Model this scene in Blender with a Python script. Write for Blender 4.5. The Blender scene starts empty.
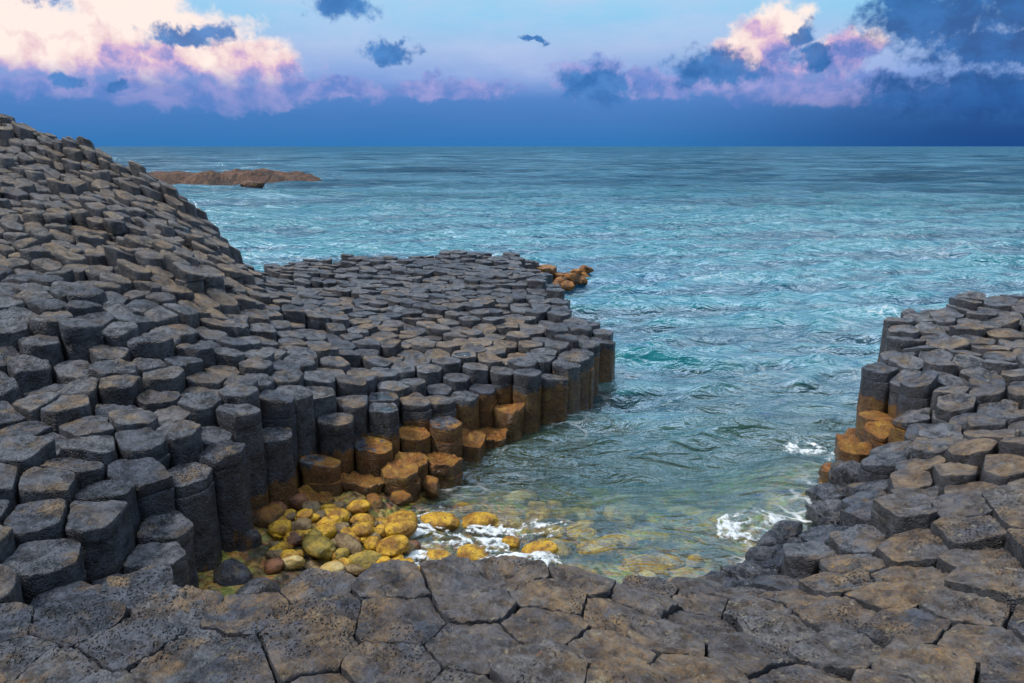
import bpy, math, random
import numpy as np
from mathutils import Vector
from mathutils.bvhtree import BVHTree

CTRL = [(-16.9,23.0,6.46),(-13.89,18.5,4.67),(-9.29,12.0,3.37),(-7.19,9.0,2.64),(-14.59,22.0,5.72),(-12.77,19.0,4.66),(-10.9,16.0,3.89),(-8.66,12.5,3.3),(-7.26,10.3,2.89),(-6.58,9.2,2.59),(-5.97,8.2,2.25),(-12.94,21.5,5.22),(-10.99,18.0,4.22),(-8.99,14.5,3.51),(-7.56,12.0,3.04),(-11.33,21.0,4.81),(-9.04,16.5,3.85),(-7.25,13.0,3.23),(-6.13,10.8,2.79),(-5.43,9.4,2.4),(-4.82,8.2,2.13),(-9.79,20.5,4.24),(-8.46,17.5,3.55),(-6.86,14.0,3.09),(-8.82,20.0,3.74),(-7.36,16.5,3.2),(-5.88,13.0,2.88),(-5.19,11.3,2.52),(-4.65,10.0,2.23),(-4.17,8.8,1.91),(-7.83,19.3,2.94),(-6.36,15.5,2.68),(-7.08,18.6,2.16),(-5.42,14.0,2.32),(-4.69,12.0,2.2),(-4.23,10.7,2.04),(-3.69,9.2,1.91),(-5.14,6.9,2.05),(-4.53,5.93,1.8),(-3.91,4.96,1.65),(-3.33,4.09,1.62),(-4.47,6.76,1.9),(-3.84,5.6,1.6),(-4.21,6.97,1.8),(-3.65,5.85,1.45),(-4.4,8.01,1.95),(-3.55,6.89,1.45),(-3.53,7.51,1.65),(-2.93,5.25,1.45),(-3.26,8.01,1.85),(-2.98,8.97,1.68),(-2.59,9.39,1.45),(-2.16,9.89,1.2),(-1.66,10.29,1.0),(-1.09,10.55,0.9),(-0.51,11.06,0.87),(0.13,11.81,1.0),(0.9,13.23,1.05),(1.9,15.55,1.15),(-3.48,10.14,1.75),(-4.13,12.21,1.8),(-5.49,16.82,1.55),(-6.7,19.55,1.4),(-2.97,10.92,1.5),(-3.53,13.17,1.55),(-4.58,17.31,1.45),(-5.92,22.64,1.3),(-3.88,25.51,1.25),(-2.98,19.36,1.3),(-2.34,15.02,1.28),(-1.91,12.01,1.15),(-1.14,26.29,1.35),(-0.8,18.04,1.3),(-0.65,14.5,1.2),(-0.56,12.32,1.05),(1.02,26.82,1.35),(0.85,22.31,1.2),(0.64,16.5,1.15),(0.55,14.1,1.1),(2.94,27.71,0.7),(1.4,16.01,1.15),(6.97,13.18,1.45),(8.28,15.03,1.6),(9.68,15.67,1.72),(11.15,15.82,1.8),(12.53,16.04,1.8),(6.51,10.93,1.25),(7.41,12.02,1.5),(8.29,11.51,1.65),(8.52,10.63,1.75),(6.34,8.58,1.6),(6.59,8.01,1.7),(5.8,9.35,1.15),(5.64,10.44,0.7),(4.64,9.32,0.5),(3.92,8.52,0.4),(3.36,8.01,0.3),(4.53,7.89,1.0),(4.84,7.3,1.3),(5.24,6.9,1.5),(5.43,6.3,1.6),(3.55,6.92,0.8),(4.06,6.26,1.2),(4.54,5.85,1.45),(2.63,6.91,0.45),(2.91,5.55,1.05),(3.49,5.13,1.35),(3.75,4.68,1.5),(1.7,5.83,0.85),(2.16,4.74,1.2),(2.69,4.36,1.4),(3.4,4.17,1.55),(2.62,7.53,0.2),(1.9,6.98,0.5),(1.29,6.59,0.8),(0.85,6.32,1.0),(0.07,5.96,1.3),(-0.73,5.87,1.42),(-1.57,5.66,1.45),(-2.13,5.54,1.45),(-2.59,5.41,1.42),(0.7,5.07,1.3),(-0.09,5.12,1.45),(-0.86,4.92,1.5),(-1.62,4.92,1.5),(-2.29,4.68,1.5),(0.59,4.23,1.5),(-0.74,4.17,1.55),(-2.07,4.17,1.55),(-9.0,22.0,1.3),(-8.0,21.5,1.3),(-11.0,23.0,1.5),(-15.0,25.0,3.0),(-6.0,19.5,1.35),(-2.0,1.0,2.6),(4.0,1.0,2.6),(8.0,2.0,2.2),(-6.0,1.0,2.7),(8.5,5.0,1.7)]
LAND = [(-20.0,22.5),(-19.5,25.0),(-15.5,24.0),(-13.0,23.3),(-10.5,23.0),(-9.14,24.27),(-7.05,24.49),(-5.58,25.41),(-3.29,26.39),(-2.06,26.71),(0.29,27.16),(1.3,27.5),(1.7,27.3),(1.6,26.6),(1.25,25.6),(1.22,24.59),(1.2,19.8),(1.42,17.13),(2.01,16.48),(2.37,16.09),(2.45,16.19),(1.9,15.24),(1.13,13.56),(0.5,12.47),(-0.2,11.49),(-0.9,10.75),(-1.38,10.18),(-2.01,9.59),(-2.76,9.23),(-3.1,9.01),(-3.23,8.52),(-3.3,7.91),(-3.4,7.27),(-3.24,5.87),(-2.61,5.47),(-2.15,5.58),(-1.58,5.71),(-0.73,5.9),(0.07,6.01),(0.85,6.38),(1.29,6.62),(1.91,7.02),(2.62,7.68),(3.08,8.19),(3.82,9.21),(4.53,10.12),(5.63,11.61),(6.56,12.87),(7.27,13.96),(7.7,14.7),(8.46,15.38),(9.84,15.96),(11.45,16.27),(13.74,16.74),(13.0,12.0),(9.5,4.0),(7.0,0.6),(-6.0,0.6),(-9.0,6.0)]
BOULDERS = [(-2.91,9.19,0.148,0.121,'purple','d'),(-2.69,8.98,0.125,0.092,'brown','d'),(-2.5,9.17,0.14,0.066,'yellow','d'),(-2.37,9.22,0.067,0.06,'brown','d'),(-2.09,9.17,0.184,0.092,'yellow','d'),(-2.24,8.96,0.078,0.058,'brown','d'),(-1.97,8.86,0.166,0.096,'yellow','d'),(-2.31,8.83,0.193,0.096,'yellow','d'),(-2.5,8.76,0.09,0.077,'brown','d'),(-2.68,8.66,0.122,0.083,'yellow','d'),(-2.86,8.68,0.071,0.064,'brown','d'),(-3.11,8.91,0.119,0.079,'purple','d'),(-2.99,8.64,0.129,0.064,'yellow','d'),(-2.9,8.38,0.126,0.094,'yellow','d'),(-2.73,8.47,0.076,0.057,'brown','d'),(-2.68,8.22,0.111,0.099,'purple','d'),(-2.15,8.52,0.131,0.075,'yellow','d'),(-1.89,8.49,0.136,0.149,'yellow','d'),(-2.37,8.38,0.161,0.093,'yellow','d'),(-2.36,8.11,0.23,0.121,'mossy','d'),(-2.03,8.22,0.194,0.073,'brown','d'),(-1.83,8.03,0.238,0.095,'mossy','d'),(-1.49,8.33,0.218,0.133,'yellow','d'),(-1.5,8.71,0.263,0.088,'yellow','d'),(-1.73,8.96,0.116,0.064,'yellow','d'),(-1.5,9.19,0.209,0.105,'yellow','d'),(-1.56,8.01,0.106,0.094,'yellow','d'),(-1.3,7.94,0.152,0.105,'yellow','d'),(-2.85,7.99,0.097,0.061,'yellow','d'),(-1.67,7.76,0.127,0.058,'yellow','d'),(-2.11,7.7,0.151,0.081,'pale','d'),(-2.57,7.7,0.176,0.082,'pale','d'),(-2.39,7.76,0.071,0.059,'brown','d'),(-1.86,7.76,0.128,0.058,'brown','d'),(-1.4,7.74,0.126,0.046,'yellow','d'),(-1.1,7.94,0.105,0.047,'yellow','d'),(-2.29,7.68,0.058,0.058,'brown','d'),(-2.76,7.7,0.059,0.047,'yellow','d'),(-0.48,8.3,0.246,0.115,'yellow','w'),(0.35,8.42,0.232,0.083,'yellow','w'),(-0.0,8.64,0.118,0.084,'yellow','w'),(0.5,8.15,0.113,0.057,'yellow','w'),(-0.94,8.27,0.197,0.082,'yellow','w'),(-0.98,9.17,0.266,0.071,'yellow','w'),(-0.46,9.21,0.249,0.071,'yellow','w'),(0.21,8.04,0.112,0.064,'yellow','w'),(0.81,8.27,0.278,0.082,'yellow','s'),(1.15,8.86,0.277,0.104,'yellow','s'),(0.55,9.03,0.262,0.079,'yellow','s'),(-0.08,9.58,0.275,0.073,'yellow','s'),(0.57,9.43,0.235,0.072,'yellow','s'),(-0.71,9.89,0.169,0.066,'yellow','s'),(1.48,9.32,0.235,0.072,'yellow','s'),(0.93,9.54,0.22,0.073,'yellow','s')]


rng = np.random.default_rng(11)
random.seed(5)
scene = bpy.context.scene
COL = scene.collection
CAM_H = 5.0
PITCH = math.radians(14.8)
FOC = 740.0

# ------------------------------------------------------------------ noise
def _hash(ix, iy, iz, seed):
    h = (ix.astype(np.uint32) * np.uint32(374761393) + iy.astype(np.uint32) * np.uint32(668265263)
         + iz.astype(np.uint32) * np.uint32(2147483647) + np.uint32(seed * 144665))
    h = (h ^ (h >> np.uint32(13))) * np.uint32(1274126177)
    h = (h ^ (h >> np.uint32(15))) * np.uint32(2246822519)
    h = h ^ (h >> np.uint32(16))
    return (h & np.uint32(0xFFFF)).astype(np.float32) / 32767.5 - 1.0

def vnoise(p, seed=0):
    p = np.asarray(p, np.float32)
    f = np.floor(p)
    i = f.astype(np.int64)
    t = p - f
    t = t * t * t * (t * (t * 6 - 15) + 10)
    r = 0
    for dx in (0, 1):
        wx = t[:, 0] if dx else 1 - t[:, 0]
        for dy in (0, 1):
            wy = t[:, 1] if dy else 1 - t[:, 1]
            for dz in (0, 1):
                wz = t[:, 2] if dz else 1 - t[:, 2]
                r = r + wx * wy * wz * _hash(i[:, 0] + dx, i[:, 1] + dy, i[:, 2] + dz, seed)
    return r

def fbm(p, scale, octs=3, seed=0, gain=0.5):
    p = np.asarray(p, np.float32) * scale + 37.3
    a, s, r = 1.0, 0.0, 0
    for o in range(octs):
        r = r + a * vnoise(p * (2.03 ** o) + 11.7 * o, seed + o)
        s += a
        a *= gain
    return r / s

def p3(x, y, z=None):
    x = np.asarray(x, np.float32)
    return np.stack([x, np.broadcast_to(np.asarray(y, np.float32), x.shape),
                     np.zeros_like(x) if z is None else np.asarray(z, np.float32)], 1)

# ------------------------------------------------------------------ terrain
def mls(ctrl, xy, eps=0.35, sx=1.0):
    c = np.array(ctrl, float)
    out = np.empty(len(xy)); gr = np.empty((len(xy), 2))
    for s in range(0, len(xy), 4000):
        q = xy[s:s + 4000]
        dx = c[None, :, 0] - q[:, None, 0]; dy = c[None, :, 1] - q[:, None, 1]
        w = 1.0 / (dx * dx + dy * dy + eps * eps) ** 2
        A = np.stack([np.ones_like(dx), dx, dy], -1)
        M = np.einsum('ni,nij,nik->njk', w, A, A)
        tr = np.trace(M, axis1=1, axis2=2)
        M[:, 1, 1] += tr * 0.01; M[:, 2, 2] += tr * 0.01
        b = np.einsum('ni,nij,i->nj', w, A, c[:, 2])
        sol = np.linalg.solve(M, b[..., None])[..., 0]
        out[s:s + 4000] = sol[:, 0]; gr[s:s + 4000] = sol[:, 1:]
    return out, gr

LANDP = np.array(LAND, float)
_m = (LANDP[:, 0] > 3.5) & (LANDP[:, 1] > 8.5) & (LANDP[:, 0] < 9)
LANDP[_m, 0] += np.where(LANDP[_m, 1] > 11, .12, .22)

def inside(poly, xy):
    x, y = xy[:, 0], xy[:, 1]
    r = np.zeros(len(xy), bool)
    n = len(poly)
    for i in range(n):
        x0, y0 = poly[i]; x1, y1 = poly[(i + 1) % n]
        c = ((y0 > y) != (y1 > y)) & (x < (x1 - x0) * (y - y0) / (y1 - y0 + 1e-12) + x0)
        r ^= c
    return r

def edge_dist(poly, xy, skip=()):
    d = np.full(len(xy), 1e9)
    n = len(poly)
    for i in range(n):
        if i in skip: continue
        a = poly[i]; b = poly[(i + 1) % n]
        ab = b - a
        t = np.clip(((xy - a) @ ab) / (ab @ ab + 1e-12), 0, 1)
        q = a + t[:, None] * ab
        d = np.minimum(d, np.hypot(*(xy - q).T))
    return d

SEABED = [(-3.2, 9.0, .30), (-3.0, 7.8, .30), (-2, 8.5, .18), (-2.0, 9.4, .12), (-1.2, 8.2, .0), (-1, 9.6, -.12), (-.3, 8.6, -.16), (.4, 9.3, -.26),
          (.6, 8.2, -.28), (0, 10.5, -.38), (1.5, 8.6, -.38), (1.4, 10, -.5), (2.7, 9.8, -.55), (2.2, 7.8, -.3), (3, 8.6, -.3), (1, 12, -.9), (3.5, 11.5, -.9), (4.6, 11, -.45),
          (5.4, 12.2, -.6), (2.6, 13.2, -1.4), (4.5, 14, -1.3), (2, 15, -2), (5.5, 15.5, -1.6), (6.8, 14.4, -1.4), (3, 18, -3), (7, 18, -3), (10, 18, -3), (3, 25, -4), (8, 25, -5),
          (0, 30, -4), (-10, 30, -4), (15, 25, -5), (15, 32, -6), (-12, 35, -6), (4, 29, -2), (2.2, 24, -2.5)]

def seabed(xy):
    z, _ = mls(SEABED, xy, 0.6)
    q = p3(xy[:, 0], xy[:, 1])
    return np.clip(z, -7, .6) + fbm(q, 1.6, 3, 71) * .12 + fbm(q, 5, 2, 73) * .05

def zone_of(xy):
    """weights: foreground slab, right shore, hill slope, cove wall, causeway"""
    x, y = xy[:, 0], xy[:, 1]
    fg = np.clip((7.2 - y) / .8, 0, 1) * np.clip((x + 3.55 + (5.2 - y) * .55) / .5, 0, 1)
    right = np.clip((x - 2.6) / 1.2, 0, 1) * np.clip((18 - y), 0, 1)
    return fg, right

# ------------------------------------------------------------------ sites: blue noise, then relaxed to near-hexagonal packing
def radius_at(xy):
    fg, right = zone_of(xy)
    x, y = xy[:, 0], xy[:, 1]
    r = np.full(len(xy), .232)
    r = np.where((x > -4.2) & (y < 9.6) & (y > 6.4) & (x < -2.7), .15, r)
    r = np.where((y < 10.5) & (x >= -2.7), .215, r)
    r = np.where((y < 8) & (x < -4.2), .25, r)
    r = np.where(y > 21, .25, r)
    r = np.where((x < -5.2) & (y > 11.5), .195, r)
    r = r + fg * .095
    r = np.maximum(r, np.where((x < -5.2) & (y > 11.5), .19, .215) + right * .035)
    return r * 2 * (1 + .20 * vnoise(p3(x * .9, y * .9), 5))

def make_sites():
    lo = LANDP.min(0) - 1; hi = LANDP.max(0) + 1
    n = 110000
    cand = rng.uniform(lo, hi, (n, 2))
    ok = inside(LANDP, cand) | (edge_dist(LANDP, cand) < .75)
    cand = cand[ok]; rad = radius_at(cand)
    cell = .4; grid = {}; keep = []
    for (x, y), r in zip(cand, rad):
        i, j = int(x // cell), int(y // cell); good = True
        for a in range(i - 2, i + 3):
            for b in range(j - 2, j + 3):
                for k in grid.get((a, b), ()):
                    q = keep[k]
                    if (q[0] - x) ** 2 + (q[1] - y) ** 2 < (.78 * r) ** 2:
                        good = False; break
                if not good: break
            if not good: break
        if good:
            grid.setdefault((i, j), []).append(len(keep)); keep.append((x, y))
    P = np.array(keep)
    for it in range(45):
        R = radius_at(P) * 1.06
        step = np.zeros_like(P)
        for s in range(0, len(P), 500):
            d = P[s:s + 500, None] - P[None]
            L = np.hypot(d[..., 0], d[..., 1]) + 1e-9
            f = np.clip(1.25 - L / R[s:s + 500, None], 0, None); f[L < 1e-6] = 0
            step[s:s + 500] = (d / L[..., None] * f[..., None]).sum(1)
        P = P + np.clip(step * .10, -.06, .06)
    P += rng.normal(0, .032, P.shape)
    return P

SITES = make_sites()

def voronoi(P):
    cell = 1.0; grid = {}
    for k, (x, y) in enumerate(P):
        grid.setdefault((int(x // cell), int(y // cell)), []).append(k)
    polys, neigh = [], []
    for k, (x, y) in enumerate(P):
        i, j = int(x // cell), int(y // cell)
        nb = [m for a in range(i - 2, i + 3) for b in range(j - 2, j + 3) for m in grid.get((a, b), ()) if m != k]
        nb.sort(key=lambda m: (P[m][0] - x) ** 2 + (P[m][1] - y) ** 2)
        poly = [(-.62, -.62), (.62, -.62), (.62, .62), (-.62, .62)]
        used = []
        for m in nb[:20]:
            nx, ny = P[m][0] - x, P[m][1] - y
            c = (nx * nx + ny * ny) / 2
            out = []; cut = False
            for q in range(len(poly)):
                a = poly[q]; b = poly[(q + 1) % len(poly)]
                da = a[0] * nx + a[1] * ny - c; db = b[0] * nx + b[1] * ny - c
                if da <= 0: out.append(a)
                if (da < 0 < db) or (db < 0 < da):
                    t = da / (da - db); out.append((a[0] + (b[0] - a[0]) * t, a[1] + (b[1] - a[1]) * t)); cut = True
            if cut: used.append(m)
            if out: poly = out
        polys.append(np.array(poly)); neigh.append(used)
    return polys, neigh

POLYS, NEIGH = voronoi(SITES)
IN = inside(LANDP, SITES)
H0, GRAD = mls(CTRL, SITES, .45)
FG, RIGHT = zone_of(SITES)
ED = edge_dist(LANDP, SITES, skip=set(range(len(LAND) - 5, len(LAND))) | {0, 1, 2, 3})
HILL = np.clip((H0 - 1.95) / .5, 0, 1) * (1 - FG) * (1 - RIGHT)
TOP = H0.copy()
for k in range(len(SITES)):
    x, y = SITES[k]
    if FG[k] > .5 and RIGHT[k] < .4:
        j = rng.normal(0, .012)
    elif RIGHT[k] > .4:
        j = rng.normal(0, .045) + (.13 if rng.random() < .08 else 0)
        if ED[k] < .6 and y < 11.8: j -= (TOP[k] - .12) * rng.uniform(.3, .8)
    elif HILL[k] > .5:
        j = rng.normal(0, .05 if y < 12 else .08) + (.12 if rng.random() < .12 else 0)
    else:
        j = rng.normal(0, .028) + (-.10 if rng.random() < .12 else 0)
        if -2.95 < x < .7 and y < 12.6 and ED[k] < 1.3:
            if ED[k] < .42: j = rng.uniform(.20, .46) - TOP[k]
            elif ED[k] < .85: j = min(rng.uniform(.55, .82), TOP[k] - .05) - TOP[k]
            else: j = -TOP[k] * rng.uniform(.06, .2)
        elif ED[k] < .38 and -2.9 < x and y < 14: j += -(TOP[k] - .2) * rng.choice([.05, .35, .6], p=[.5, .3, .2])
        elif ED[k] < .45 and not (x > .9 and y > 14): j += -abs(rng.normal(0, .17))
        elif ED[k] < 1.1: j += .05 * rng.normal()
    TOP[k] += j
q = p3(SITES[:, 0] * .9, SITES[:, 1] * .9)
TOP += (1 - FG) * .12 * (np.round(vnoise(q, 21) * 2) / 2) * np.where(RIGHT > .4, .7, np.where(HILL > .5, .9, .38))
_t = (SITES[:, 1] > 23.6) & (SITES[:, 0] > -.6) & (ED < 1.0)
TOP = np.where(_t, TOP * np.clip(.35 + .6 * ED, .3, 1), TOP)
TOP = np.maximum(TOP, .06)

# ------------------------------------------------------------------ materials
def mat(name):
    m = bpy.data.materials.new(name); m.use_nodes = True
    nt = m.node_tree; nt.nodes.clear()
    return m, nt

class NB:
    """tiny helper to write shader expressions"""
    def __init__(s, nt): s.nt = nt
    def new(s, t, **kw):
        n = s.nt.nodes.new(t)
        for k, v in kw.items(): setattr(n, k, v)
        return n
    def put(s, sock, v):
        if isinstance(v, bpy.types.NodeSocket): s.nt.links.new(v, sock)
        elif v is not None:
            if hasattr(sock.default_value, '__len__') and not hasattr(v, '__len__'): v = (v,) * len(sock.default_value)
            if hasattr(sock.default_value, '__len__') and len(sock.default_value) == 4 and len(v) == 3: v = tuple(v) + (1,)
            sock.default_value = v
    def m(s, op, a, b=None, c=None, clamp=False):
        n = s.new('ShaderNodeMath', operation=op, use_clamp=clamp)
        for i, v in enumerate((a, b, c)):
            if v is not None: s.put(n.inputs[i], v)
        return n.outputs[0]
    def v(s, op, a, b=None, scale=None):
        n = s.new('ShaderNodeVectorMath', operation=op)
        s.put(n.inputs[0], a)
        if b is not None: s.put(n.inputs[1], b)
        if scale is not None: s.put(n.inputs['Scale'], scale)
        return n.outputs['Value'] if op in ('LENGTH', 'DOT_PRODUCT') else n.outputs[0]
    def mix(s, f, a, b, blend='MIX'):
        n = s.new('ShaderNodeMix', data_type='RGBA', blend_type=blend)
        s.put(n.inputs[0], f); s.put(n.inputs[6], a); s.put(n.inputs[7], b)
        return n.outputs[2]
    def noise(s, vec, scale, detail=4, rough=.55, dist=0, color=False):
        n = s.new('ShaderNodeTexNoise')
        s.put(n.inputs['Vector'], vec); s.put(n.inputs['Scale'], scale); s.put(n.inputs['Detail'], detail)
        s.put(n.inputs['Roughness'], rough); s.put(n.inputs['Distortion'], dist)
        return n.outputs['Color'] if color else n.outputs[0]
    def voro(s, vec, scale, feature='F1', out='Distance', smooth=None):
        n = s.new('ShaderNodeTexVoronoi', feature=feature)
        s.put(n.inputs['Vector'], vec); s.put(n.inputs['Scale'], scale)
        if smooth is not None: s.put(n.inputs['Smoothness'], smooth)
        return n.outputs[out]
    def ss(s, x, lo, hi):
        n = s.new('ShaderNodeMapRange', interpolation_type='SMOOTHSTEP')
        s.put(n.inputs[0], x); s.put(n.inputs[1], lo); s.put(n.inputs[2], hi)
        return n.outputs[0]
    def attr(s, name, out='Fac'):
        n = s.new('ShaderNodeAttribute', attribute_name=name)
        return n.outputs[out]
    def bump(s, h, strength, dist, normal=None):
        n = s.new('ShaderNodeBump'); s.put(n.inputs['Strength'], strength); s.put(n.inputs['Distance'], dist); s.put(n.inputs['Height'], h)
        if normal is not None: s.put(n.inputs['Normal'], normal)
        return n.outputs[0]

def basalt_material():
    m, nt = mat('basalt'); b = NB(nt)
    geo = b.new('ShaderNodeNewGeometry'); pos = geo.outputs['Position']
    tone, brown, algae, wet, pit = (b.attr(a) for a in ('tone', 'brown', 'algae', 'wet', 'pit'))
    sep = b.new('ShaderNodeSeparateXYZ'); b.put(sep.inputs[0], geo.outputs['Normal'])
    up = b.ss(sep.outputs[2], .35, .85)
    n1 = b.noise(pos, 1.1, 4, .6); n2 = b.noise(pos, 5.5, 8, .68); n3 = b.noise(pos, 34, 6, .7)
    n4 = b.noise(b.v('ADD', pos, (7, 3, 1)), 2.2, 8, .70)
    c = b.mix(b.ss(n2, .36, .64), (.018, .020, .028), (.165, .170, .190))
    n5 = b.noise(b.v('ADD', pos, (3, 9, 4)), 21, 8, .75)
    c = b.mix(b.m('MULTIPLY', b.ss(n5, .53, .64), .65), c, (.26, .26, .27))
    c = b.mix(b.m('MULTIPLY', b.ss(geo.outputs['Pointiness'], .52, .60), b.m('MULTIPLY', b.ss(n5, .38, .58), .55)), c, (.27, .26, .255))
    c = b.mix(b.m('MULTIPLY', b.ss(n5, .46, .34), .65), c, (.014, .015, .019))
    c = b.mix(1, c, b.mix(tone, (1.22, 1.22, 1.22), (.50, .57, .72)), 'MULTIPLY')
    f = b.m('MULTIPLY', b.ss(b.m('ADD', n4, b.m('MULTIPLY', brown, .24)), .52, .66), b.m('ADD', .30, b.m('MULTIPLY', up, .70)))
    f = b.m('MULTIPLY', f, b.m('ADD', .45, b.m('MULTIPLY', b.ss(n3, .40, .60), .55)))
    f = b.m('MULTIPLY', f, b.m('ADD', .30, b.m('MULTIPLY', b.ss(b.noise(b.v('ADD', pos, (2, 8, 3)), .8, 5, .65), .42, .58), .70)))
    n6 = b.noise(b.v('ADD', pos, (5, 1, 8)), 4.5, 8, .7)
    c = b.mix(f, c, b.mix(b.ss(n6, .36, .66), (.085, .048, .024), (.37, .245, .125)))
    lich = b.m('MULTIPLY', b.ss(b.noise(pos, 8, 7, .72), .56, .70), b.m('MULTIPLY', up, b.m('ADD', .22, b.m('MULTIPLY', brown, .75))))
    c = b.mix(lich, c, (.36, .31, .21))
    # fine grain of the stone itself
    c = b.mix(b.m('MULTIPLY', b.ss(n3, .5, .72), .35), c, (.012, .012, .014))
    st = b.noise(b.v('MULTIPLY', pos, (1, 1, .22)), 9, 5, .65)
    aw = b.ss(b.m('ADD', algae, b.m('ADD', b.m('MULTIPLY', b.m('SUBTRACT', n4, .5), 1.7), b.m('MULTIPLY', b.m('SUBTRACT', st, .5), 1.5))), .36, .56)
    ac = b.mix(b.ss(n2, .35, .7), (.26, .095, .013), b.mix(b.ss(b.noise(pos, 3.3, 3), .42, .62), (.50, .19, .016), (.56, .30, .03)))
    ac = b.mix(b.m('MULTIPLY', b.ss(n5, .52, .62), .65), ac, (.030, .022, .018))
    ac = b.mix(b.m('MULTIPLY', b.ss(n3, .60, .66), .7), ac, (.50, .42, .28))
    c = b.mix(b.m('MULTIPLY', aw, .92), c, ac)
    c = b.mix(b.m('SUBTRACT', 1, up), c, b.mix(1, c, (.46, .48, .54), 'MULTIPLY'))      # flank shade painted into the colour: upright faces multiplied darker than the tops
    c = b.mix(b.m('MULTIPLY', wet, .45), c, b.mix(1, c, (.45, .47, .55), 'MULTIPLY'))
    pv = b.voro(b.v('ADD', pos, b.v('SCALE', b.noise(pos, 14, 2, color=True), scale=.06)), 34, 'SMOOTH_F1', smooth=.3)
    pits = b.m('MULTIPLY', b.ss(pv, .42, .14), b.m('MULTIPLY', pit, b.ss(b.m('SUBTRACT', n1, b.m('MULTIPLY', brown, .12)), .38, .50)))
    c = b.mix(b.m('MULTIPLY', pits, .75), c, (.012, .012, .015))
    h = b.m('ADD', b.m('MULTIPLY', n2, .9), b.m('MULTIPLY', n3, .30))
    h = b.m('ADD', h, b.m('MULTIPLY', n5, .5))
    h = b.m('SUBTRACT', h, b.m('MULTIPLY', pits, .9))
    h = b.m('ADD', h, b.m('MULTIPLY', b.noise(pos, 110, 3, .7), .08))
    bs = b.new('ShaderNodeBsdfPrincipled')
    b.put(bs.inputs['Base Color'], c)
    r = b.m('ADD', .20, b.m('MULTIPLY', n5, .46))
    r = b.m('SUBTRACT', r, b.m('MULTIPLY', wet, .30))
    b.put(bs.inputs['Roughness'], b.m('MAXIMUM', r, .12))
    b.put(bs.inputs['Specular IOR Level'], .55)
    b.put(bs.inputs['Normal'], b.bump(h, 1.0, .075))
    o = b.new('ShaderNodeOutputMaterial'); b.put(o.inputs[0], bs.outputs[0])
    return m

def boulder_material(name, ca, cb, cc):
    m, nt = mat(name); b = NB(nt)
    tc = b.new('ShaderNodeTexCoord').outputs['Object']
    oi = b.new('ShaderNodeObjectInfo').outputs['Random']
    pos = b.v('ADD', tc, b.v('SCALE', (13, 7, 5), scale=oi))
    n1 = b.noise(pos, 5, 5, .6); n2 = b.noise(pos, 22, 6, .7); n3 = b.noise(pos, 9, 3, .6)
    c = b.mix(b.ss(n1, .36, .62), ca, cb)
    c = b.mix(b.m('MULTIPLY', b.ss(n2, .52, .63), .8), c, cc)
    c = b.mix(b.m('MULTIPLY', b.ss(n3, .56, .7), b.m('MULTIPLY', oi, .7)), c, (.13, .07, .03))
    bs = b.new('ShaderNodeBsdfPrincipled'); b.put(bs.inputs['Base Color'], c)
    b.put(bs.inputs['Roughness'], b.m('ADD', .10, b.m('MULTIPLY', n2, .40)))
    b.put(bs.inputs['Normal'], b.bump(b.m('ADD', n1, b.m('MULTIPLY', n2, .7)), 1.0, .05))
    o = b.new('ShaderNodeOutputMaterial'); b.put(o.inputs[0], bs.outputs[0])
    return m

def seabed_material():
    m, nt = mat('seabed_rock'); b = NB(nt)
    pos = b.new('ShaderNodeNewGeometry').outputs['Position']
    n1 = b.noise(pos, 1.8, 5, .6); n2 = b.noise(pos, 7, 6, .65); v = b.voro(pos, 2.6, out='Color')
    c = b.mix(b.ss(n1, .38, .62), (.07, .048, .022), (.52, .36, .08))
    c = b.mix(b.m('MULTIPLY', b.ss(n2, .5, .7), .8), c, (.05, .045, .03))
    pb = b.voro(pos, 11, 'SMOOTH_F1', smooth=.2); pc = b.voro(pos, 11, out='Color')
    c = b.mix(.45, c, pc, 'MULTIPLY'); c = b.mix(.2, c, v, 'MULTIPLY')
    bs = b.new('ShaderNodeBsdfPrincipled'); b.put(bs.inputs['Base Color'], c); b.put(bs.inputs['Roughness'], .6)
    b.put(bs.inputs['Normal'], b.bump(b.m('SUBTRACT', b.m('MULTIPLY', n2, .4), pb), 1.0, .08))
    o = b.new('ShaderNodeOutputMaterial'); b.put(o.inputs[0], bs.outputs[0])
    return m

def ochre_rock_material(name, dark, mid, light):
    m, nt = mat(name); b = NB(nt)
    pos = b.new('ShaderNodeNewGeometry').outputs['Position']
    sc = b.new('ShaderNodeValue'); sc.outputs[0].default_value = .35 if 'islet' in name else 2.2
    q = b.v('SCALE', pos, scale=sc.outputs[0])
    n1 = b.noise(q, 1.6, 6, .65); n2 = b.noise(q, 7, 6, .7)
    c = b.mix(b.ss(n1, .38, .6), dark, mid)
    c = b.mix(b.ss(n2, .5, .68), c, light)
    bs = b.new('ShaderNodeBsdfPrincipled'); b.put(bs.inputs['Base Color'], c); b.put(bs.inputs['Roughness'], .6)
    b.put(bs.inputs['Normal'], b.bump(b.m('ADD', n1, n2), .9, .25 if 'islet' in name else .06))
    o = b.new('ShaderNodeOutputMaterial'); b.put(o.inputs[0], bs.outputs[0])
    return m

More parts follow.
